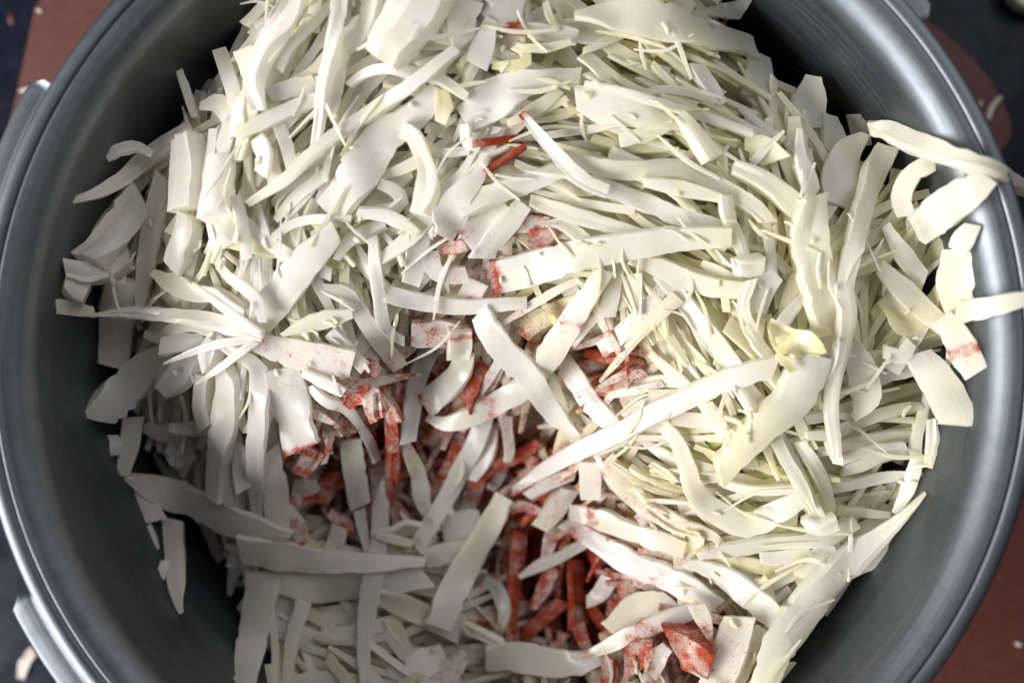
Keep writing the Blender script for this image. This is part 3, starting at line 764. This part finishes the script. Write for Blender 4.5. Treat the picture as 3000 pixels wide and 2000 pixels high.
S(7,'C3','1720,1130 1660,1350 1560,1600 1530,1700','200 215 222 220','thick pale strip running off the bottom edge','r', th=52)
S(6,'C3','1860,1200 1760,1350 1650,1500 1590,1640','60 170 235 250','pale green strip beside the thick one at the bottom edge','l', tint=.4)
S(8,'C4','510,745 650,752 840,705','60 112 50','white folded shred below the knobby cluster strip')
S(7,'C4','480,935 600,900 750,820 880,715','110 112 92 75','pale strip under the white folded shred')
S(7,'C4','780,880 880,745 1010,700','120 155 100','smooth leaf strip tucked under the long broad blade','l', tint=.15)
S(7,'C4','500,900 545,980 570,1040','110 150 90','yellow-green bit near the dark gap, lower right','l', tint=.6, wave=1.5)
S(5,'C4','1050,170 1200,120 1350,60','80 120 60','shaded strand under the thin horizontal shred')
S(6,'C4','1230,420 1330,320 1400,200','50 66 50','shaded yellowish shred by the lower right edge of the heap', tint=.3)
S(7,'C4','960,-40 1000,60 1020,130','80 92 60','short strip end below the fan of fine strands')
# -- the hollow with the chili
S(5,'C3','272,570 262,750 232,950 208,1280','98 102 84 90','tall narrow strip coated red with chili', ch=.75, th=30)
S(7,'C3','510,490 475,640 445,760','100 95 60','white strip with red side below the thick stick', ch=.2, th=40)
S(6,'C3','500,790 440,940 370,1085','110 112 50','red-edged strip under the lavender-white thin shred', ch=.6)
S(8,'C3','605,285 520,395 415,545','105 142 112','short thick white stick with chili-red sides','c', th=60, ch=.28, field=.3)
S(6,'C3','640,760 642,930 660,1035','112 114 60','deep red strip in the middle of the lower hollow', ch=1.0)
S(7,'C3','598,840 614,1000 614,1215','28 46 50','thin dangling red shred in the lower hollow', ch=.85)
S(5,'C3','560,1030 430,1140 300,1255','90 95 80','red strip lying slantwise at the foot of the tall red strip', ch=.75)
S(5,'C3','885,840 800,980 715,1035','105 125 70','bluish white piece between red strips, lower hollow', 'l', field=.1)
S(5,'C3','960,890 985,1000 960,1060','100 130 90','chili-flecked piece under the strip with red lower edge', ch=.6)
S(6,'C3','1270,1010 1060,1100 890,1245','110 255 200','broad white piece at the right of the lower hollow','l', field=.1)
S(8,'C3','675,1395 850,1325 1050,1232 1250,1150 1420,1090','30 92 122 132 105','long pale strip with a chili streak above the red blocks', patch=[(0,.16,.45),(.4,.75,.33)], field=.05)
S(6,'C3','960,1420 1060,1370 1150,1350','150 205 150','small red chili-caked block near the bottom edge','c', ch=.62, th=80, field=.5)
S(7,'C3','1270,1310 1420,1360 1540,1440','200 265 190','large red chili-caked block near the bottom edge','c', ch=.68, th=90, curl=-.2, field=.5)
S(8,'C3','1120,1500 1180,1400 1250,1330','90 120 80','pale chili-stained bit between the two red blocks', ch=.35, th=40)
S(5,'C3','860,1390 870,1480 850,1600','110 120 110','red-stained strip going off the bottom edge', ch=.65)
S(7,'C2','1620,1400 1800,1392 2000,1425 2200,1440 2400,1375','180 200 190 160 90','pale bent band along the bottom edge','l', th=28, field=.05)
S(8,'C2','1440,1180 1560,1250 1690,1310','35 42 40','lower prong of the split forked shred at the bottom', field=0)
S(8,'C2','1480,1165 1620,1235 1740,1300','30 38 40','upper prong of the split forked shred at the bottom', field=0)
S(10,'C2','1745,345 1640,550 1500,780 1400,980 1340,1110 1300,1190','135 160 172 190 200 185','long pale strip slanting across the lower middle with blunt lower end','l', th=34, field=.08, lift=(20,20,10))
S(9,'C2','1400,1100 1370,1180 1340,1260','250 270 240','squared leaf end under the slanting pale strip','l', field=0, slant=(.2,.2))
S(8,'C2','1625,-220 1560,-20 1450,180 1350,380 1250,540 1170,680','115 128 122 122 122 112','straight strip running down left below the X', field=.1)
S(7,'C2','1660,-120 1625,80 1530,240','100 115 55','short white strip right beside the straight one below the X', field=.15)
S(9,'C2','1740,-190 1765,-60 1775,50 1760,115','105 60 75 45','small white drop-shaped bit with chili under the X', ch=.18, field=.2)
S(8,'C2','735,-30 755,150 795,410','140 152 145','rectangular strip with a wet sheen left of centre bottom','l', field=.1)
S(7,'C2','900,150 930,350 920,600 895,800 860,1000 820,1300 835,1600','90 112 112 140 122 82 80','long shaded strip hanging to the bottom edge, left of centre', field=.3)
S(8,'C2','790,430 820,590 845,720','80 66 25','small pointed shred below the wet rectangular strip', field=.1)
S(9,'B2','470,1075 560,1170 700,1220 790,1330 850,1430 905,1570','50 82 82 52 72 60','thin twisted shred trailing down by the red cluster', twist=60, field=.1)
S(9,'B2','420,985 550,1050 690,1120','50 82 60','ruffled edge piece under the flat speckled piece', ragged=2.5, field=.1)
S(7,'B2','630,1105 850,1060 1000,1022 1195,1002','50 82 55 15','tapering shred smeared with chili, left of the hollow', ch=.45)
S(8,'B2','850,1120 880,1200 930,1270','105 125 110','small white block flecked with chili, left of the hollow','c', th=80, ch=.4, field=.3)
S(7,'B2','1135,715 1300,725 1470,735','170 190 160','short thick block with chili along its top, centre of the hollow','c', th=90, ch=.35, field=.4)
S(8,'B2','1445,700 1440,790 1440,890','150 155 150','small white cube end in the centre of the hollow','c', th=80, patch=[(0,.25,.6)], field=0, ragged=.4, slant=(0,0))
S(6,'B2','1260,840 1180,1000 1140,1200 1110,1445','130 124 122 100','mauve shaded strip dropping through the hollow', field=.15)
S(8,'B2','1490,840 1440,1000 1320,1120 1220,1205','130 162 185 172','curved strip with a chili-red cut end inside the hollow','l', th=36, patch=[(.9,1.05,.6)], field=.1)
S(5,'B2','1610,920 1545,1060 1500,1190','90 105 100','red coated strip between curved strip and the X', ch=.75)
S(3,'B2','1250,190 1300,330 1500,345','110 125 110','shaded bent shred at the back of the hollow', ch=.1)
S(3,'B2','1570,390 1500,510 1480,600','150 155 120','shaded stub behind the pale horizontal strip', ch=.15)
S(4,'B2','1330,180 1420,170 1490,150','60 90 70','red-smeared shred at the back of the hollow', ch=.55)
S(4,'B2','1900,100 1980,110 2080,60','90 120 80','red-smeared piece just above the large chili-ended strip', ch=.6)
S(6,'B2','960,1175 1010,1320 1012,1510','60 66 66','curved red shred right of the flecked white block', ch=.7)
S(5,'B2','700,1200 780,1130 850,1100','60 112 70','red-coated shred behind the flecked white block', ch=.8)
S(5,'B2','630,1390 720,1300 850,1250','90 112 80','pinkish shred under the flecked white block', ch=.4)
S(5,'B2','760,920 860,950 920,990','80 112 70','orange-stained bit beside the flat speckled piece', ch=.6)
S(5,'C2','520,40 470,100 400,190','100 132 100','short chili-stained stick below the broad rectangular strip', ch=.5, th=36)
S(5,'C2','330,410 460,330 610,350','90 132 100','orange-stained angular shred in the left red cluster', ch=.65)
S(5,'C2','540,280 640,215 730,290','70 112 80','bent red shred in the left red cluster', ch=.75)
S(4,'C2','300,410 390,540 420,660','80 105 90','pinkish shred at the lower edge of the left red cluster', ch=.35)
S(5,'C2','590,450 680,520 760,560','70 95 60','thin red shred at the lower right of the left red cluster', ch=.6)
S(4,'C2','660,540 640,640 600,700','110 125 100','shaded stub below the left red cluster', ch=.15)
S(4,'C2','380,230 430,290 520,260','90 130 90','mauve pink piece in the left red cluster', ch=.3)
S(6,'C2','1075,-20 1180,200 1205,370 1245,460','60 105 122 80','lavender twisted strip between the two red clusters', ch=.14, field=.15)
S(5,'C2','1000,-150 1025,60 1020,250','66 72 60','dark red strand left of the lavender twisted strip', ch=.85)
S(6,'C2','1670,140 1820,85 1970,-5','80 95 70','orange-red strip under the drop-shaped bit', ch=.8)
S(6,'C2','1830,290 1750,340 1690,360','80 112 70','red stained bit at the lower end of the long straight strip', ch=.6)
S(6,'C2','1950,90 1920,170 1880,240','60 72 50','small red shred right of the orange-red strip', ch=.65)
S(7,'C2','1890,345 2050,250 2210,190','60 92 80','pale strip just below the end of the very long straight strip', field=.15)
S(5,'C2','1650,300 1700,230 1740,140','60 80 60','mauve curled shred left of the orange-red strip', ch=.3)
S(5,'C2','1980,440 1860,400 1780,440','50 80 60','pinkish strand above the tall narrow red strip', ch=.45)
# -- lower left
S(8,'C1','785,195 1000,285 1250,385 1500,500 1700,565 1910,600','15 180 242 255 210 45','broad shaded strip with pointed end against the lower left wall','l', th=34, field=0)
S(6,'C1','900,300 960,400 1025,505','100 165 110','torn shaded leaf hanging beneath the broad shaded strip','l', ragged=2, field=0)
S(9,'C2','10,690 290,730 600,772 900,782 1225,770','240 205 152 112 62','tapered strip lying flat across the lower left','l', th=34, field=.08)
S(5,'C2','250,900 600,935 900,905 1240,870','150 235 205 150','broad dim band beneath the tapered strip','l', field=.05)
S(8,'C1','1725,840 1705,1050 1650,1300 1600,1570 1580,1680','225 242 215 165 140','broad tongue-like strip hanging to the bottom edge','l', th=34, field=0)
S(7,'C1','1610,640 1535,850 1508,985','95 112 20','pointed flap at the left of the tongue-like strip','l', field=0)
S(4,'C1','1135,500 1150,750 1160,1000 1180,1115','130 124 124 25','finger-like strip dangling down the lower left wall','r', th=48, field=0)
S(2,'C1','975,530 1010,610 1035,690','28 40 28','tiny dim shred left of the finger-like strip', field=0)
S(2,'C1','1080,760 1062,830 1058,900','45 66 50','tiny dim bit stuck to the wall by the finger-like strip', field=0)
S(6,'C1','1995,1030 1930,1250 1875,1600','105 95 55','narrow dim strip right of the tongue-like strip', field=0)
S(6,'C2','900,990 1080,1060 1320,1165','110 150 122','yellowish shaded strip ending under the slanting pale strip', tint=.3, field=0)
S(6,'C2','1220,745 1400,705 1620,645','130 145 130','dim strip between tapered strip and slanting pale strip', field=.1)
S(4,'C2','1340,570 1470,540 1600,520','200 235 170','broad dim pale piece left of the slanting strip','l', field=.1)
S(8,'C2','865,575 1000,560 1100,512 1205,532','28 38 38 28','thin forked shred, upper prong, lower middle', field=0)
S(8,'C2','890,590 1050,632 1140,655','40 62 40','thin forked shred, lower prong, lower middle', field=0)
S(6,'C2','1610,890 1700,955 1745,1100 1720,1220','50 112 92 50','pale curl right of the slanting strip', field=.1)
S(5,'C2','1090,1500 1210,1440 1350,1370','150 205 120','dim leaf at the bottom edge below the slanting strip','l', field=0)
S(6,'C2','1280,1590 1390,1480 1490,1370','150 172 80','chili-smeared leaf at the bottom edge','l', ch=.3)
S(5,'B1','945,1350 1060,1382 1190,1405','70 122 90','lower left knobby shred with rounded tip', field=0)
S(6,'B1','1120,1352 1280,1350 1400,1325','55 95 165','pale knobby shred right of the rounded tip one', ragged=1.6, field=0)
S(4,'B1','1350,1000 1335,1200 1365,1345','110 115 130','shaded rib above the knobby shreds','r', th=46, field=0)
S(4,'B1','875,1280 850,1450 805,1660','130 124 80','mauve shaded strip hanging at the left wall', field=0)
S(5,'C1','1120,10 1160,60 1165,125','100 120 100','small bright cube-like end at lower left','c', th=60, field=0)
S(3,'C1','1270,20 1210,100 1190,200','130 155 80','dim leaf piece under the small bright cube-like end','l', field=0)
S(4,'C1','1010,60 1110,195 1250,275','25 55 35','thin dim shred above the broad shaded strip', field=0)
S(3,'B1','740,1400 760,1460 740,1530','60 80 60','tiny tan bit against the left wall', field=0)
S(3,'C1','1830,600 1800,250 1760,50','150 170 150','shaded upright strip beside the left red cluster', field=.1)
S(4,'C1','1600,300 1590,150 1600,20','110 120 110','dim upright strip left of the tall translucent strip', field=0)

ITEMS.sort(key=lambda q: (q[0], q[1]))
for layer, _, p, ww, label, kind, kw in ITEMS:
    kw = dict(kw)
    th = kw.pop('th', None) or (15 + .10 * max(ww))
    if kind == 'l': th *= .72
    kw.setdefault('curl', float(rng.normal(0, .06)))
    kw.setdefault('tint', float(np.clip((.26 if p[0][0] > 1650 else .03) + rng.normal(0, .06), 0, 1)))
    kw.setdefault('twist', float(rng.normal(0, 10)))
    kw.setdefault('wave', {'l': .30, 's': .25, 'r': .08, 'c': .03}[kind])
    d = shred(p, ww, th, stiff=14, step=18, **kw)
    o = build_object(NAMES[kind], d)
    tag(o, label, 'cabbage shred' if kind in 'sl' else 'cabbage rib' if kind == 'r' else 'cabbage chunk', HEAP)
    sprinkle(d[0], d[2], d[4])

# ---- loose fine slivers and crumbs lying on top of everything, too small to count
for k in range(240):
    while True:
        u, v = rng.uniform(320, 2780), rng.uniform(-60, 2050)
        if inside(PB, np.array([u]), np.array([v]))[0] and chili_at(u, v) < .45 and not (u < 1250 and v > 1250) and not (1350 < u < 1750 and 850 < v < 1250): break
    L = rng.uniform(60, 230) if k < 130 else rng.uniform(14, 40)
    fa, fs = flow(u, v); a = rad(fa + rng.normal(0, 28)); b = rng.normal(0, .09) * L
    wd = rng.uniform(6, 15) if k < 130 else rng.uniform(6, 14)
    to_mass(shred([(u - cos(a) * L / 2, v - sin(a) * L / 2), (u - sin(a) * b, v + cos(a) * b), (u + cos(a) * L / 2, v + sin(a) * L / 2)], [wd * .3, wd, wd, wd * .4], rng.uniform(5, 10),
                  stiff=6, sect=SECT8, step=20, nmax=12, tint=float(np.clip(rng.normal(.30 if u > 1500 else .12, .2), 0, 1)), field=.4, twist=rng.normal(0, 40)))

# ---- the mass of lower shreds with the packed bed they lie on
gy, gx = np.mgrid[0:GH:3, 0:GW:3]
bed = np.where(IN, BASE, -1150) + 14 * np.sin(gu * .05 + 2 * np.sin(gv * .03)) * np.cos(gv * .06)
bed = np.maximum(blur(bed, 3), -1140)
idx = -np.ones((gy.shape), int); bv = []
ok = blur(IN.astype(float), 4)[0:GH:3, 0:GW:3] > .2
ring = np.hypot(gu - CX, gv - CY)[0:GH:3, 0:GW:3]
zz = bed[0:GH:3, 0:GW:3]
kk = (D - zz) / D
ok &= (ring * kk < 1440)
for j in range(gy.shape[0]):
    for i in range(gy.shape[1]):
        if ok[j, i]:
            idx[j, i] = len(bv); bv.append(world(gu[j * 3, i * 3], gv[j * 3, i * 3], zz[j, i]))
bf = [(idx[j, i], idx[j + 1, i], idx[j + 1, i + 1], idx[j, i + 1]) for j in range(gy.shape[0] - 1) for i in range(gy.shape[1] - 1)
      if min(idx[j, i], idx[j, i + 1], idx[j + 1, i], idx[j + 1, i + 1]) >= 0]
bv = np.array(bv)
bu = bv[:, 0] / UNIT * D / (D - bv[:, 2] / UNIT) + 1500; bvv = 1000 - bv[:, 1] / UNIT * D / (D - bv[:, 2] / UNIT)
bm = np.zeros((len(bv), 4)); bm[:, 0] = .25; bm[:, 1] = chili_at(bu, bvv); bm[:, 2] = .3; bm[:, 3] = 1
to_mass((bv, bf, bm, np.stack([bv[:, 0], bv[:, 1], bv[:, 2]], 1), None))
VV = np.concatenate(mass_v)
mo = mesh_obj('shredded_cabbage', VV, mass_f, M_CAB)
mo.data.set_sharp_from_angle(angle=rad(33))
attach(mo.data, np.concatenate(mass_m), np.concatenate(mass_s))
tag(mo, 'tangled lower layers of shredded cabbage filling the pot', 'shredded cabbage', kind='stuff')

# ---- chili powder: loose grains lying on the shreds
OCT = np.array([(1, 0, 0), (0, 1, 0), (-1, 0, 0), (0, -1, 0), (0, 0, 1), (0, 0, -1)], float)
OF = [(0, 1, 4), (1, 2, 4), (2, 3, 4), (3, 0, 4), (1, 0, 5), (2, 1, 5), (3, 2, 5), (0, 3, 5)]
gvs, gfs = [], []
for k, (p, r) in enumerate(GRAINS):
    s = OCT * r * rng.uniform(.6, 1.3, (6, 1))
    a = rng.uniform(0, 6.28); R = np.array([[cos(a), -sin(a), 0], [sin(a), cos(a), 0], [0, 0, .8]])
    gvs.append(s @ R.T + p); gfs += [tuple(i + 6 * k for i in f) for f in OF]
if gvs:
    go = mesh_obj('chili_powder', np.concatenate(gvs), gfs, M_CHILI, smooth=False)
    tag(go, 'red chili powder scattered over the cabbage in the hollow', 'chili powder', kind='stuff')

# ---- scraps and bits outside the pot, lying on the board and the counter
def scrap(pts, wd, z, label, th=14, mat=None, tint=.1, ch=0.0):
    global HM
    keep = HM; HM = np.full_like(HM, z)
    d = shred(pts, wd, th, stiff=2, step=8, tint=tint, ch=ch, field=0, roll=0, twist=0)
    HM = keep
    o = build_object('cabbage_scrap', d); tag(o, label, 'cabbage scrap')
    return o
TOPB = ZB + 3
scrap([(58, 268), (80, 266), (108, 259)], [4, 18, 10], TOPB, 'small white cabbage scrap on the red board, upper left')
scrap([(108, 30), (115, 33), (121, 32)], [6, 10, 6], TOPB, 'tiny white crumb on the edge of the red board, top left', th=8)
scrap([(2894, 350), (2905, 315), (2932, 283)], [12, 14, 7], TOPB, 'thin pale sliver on the red board behind the rim, upper right', th=9)
scrap([(2868, 312), (2873, 303), (2876, 297)], [7, 8, 5], TOPB, 'tiny crumb beside the thin sliver, upper right', th=7)
scrap([(2976, 1884), (2984, 1887), (2990, 1890)], [8, 13, 7], TOPB, 'tiny white crumb on the red board, lower right', th=8)
scrap([(100, 1905), (75, 1935), (62, 1985)], [30, 34, 20], ZT, 'pinkish cabbage scrap on the dark counter, lower left', ch=.22)

def dome(name, u, v, z, ru, rv, h, mat, label, cat):
    vs, fs, n = [], [], 20
    c = world(u, v, z); k = (D - z) / D * UNIT
    for q in range(4):
        t = q / 4 * pi / 2
        for i in range(n):
            a = 2 * pi * i / n; j = 1 + .12 * sin(3 * a + 1)
            vs.append((ru * k * cos(a) * cos(t) * j, rv * k * sin(a) * cos(t) * j, h * UNIT * sin(t)))
    vs.append((0, 0, h * UNIT))
    for q in range(3):
        for i in range(n):
            fs.append((q * n + i, q * n + (i + 1) % n, (q + 1) * n + (i + 1) % n, (q + 1) * n + i))
    for i in range(n): fs.append((3 * n + i, 3 * n + (i + 1) % n, 4 * n))
    o = mesh_obj(name, vs, fs, mat); o.location = c
    return tag(o, label, cat)
dome('brown_crumb', 34, 55, ZT, 12, 17, 8, M_SPOT, 'small round brown spot of food on the dark counter, top left', 'crumb')

plate = slab_from_outline('cream_dish', chaikin([(2962, -10), (3010, 32), (3200, 40), (3240, -200), (3000, -220), (2950, -120)], 2), ZT + 90, 60, M_CREAM, 16)
tag(plate, 'cream coloured dish edge at the top right corner', 'dish')
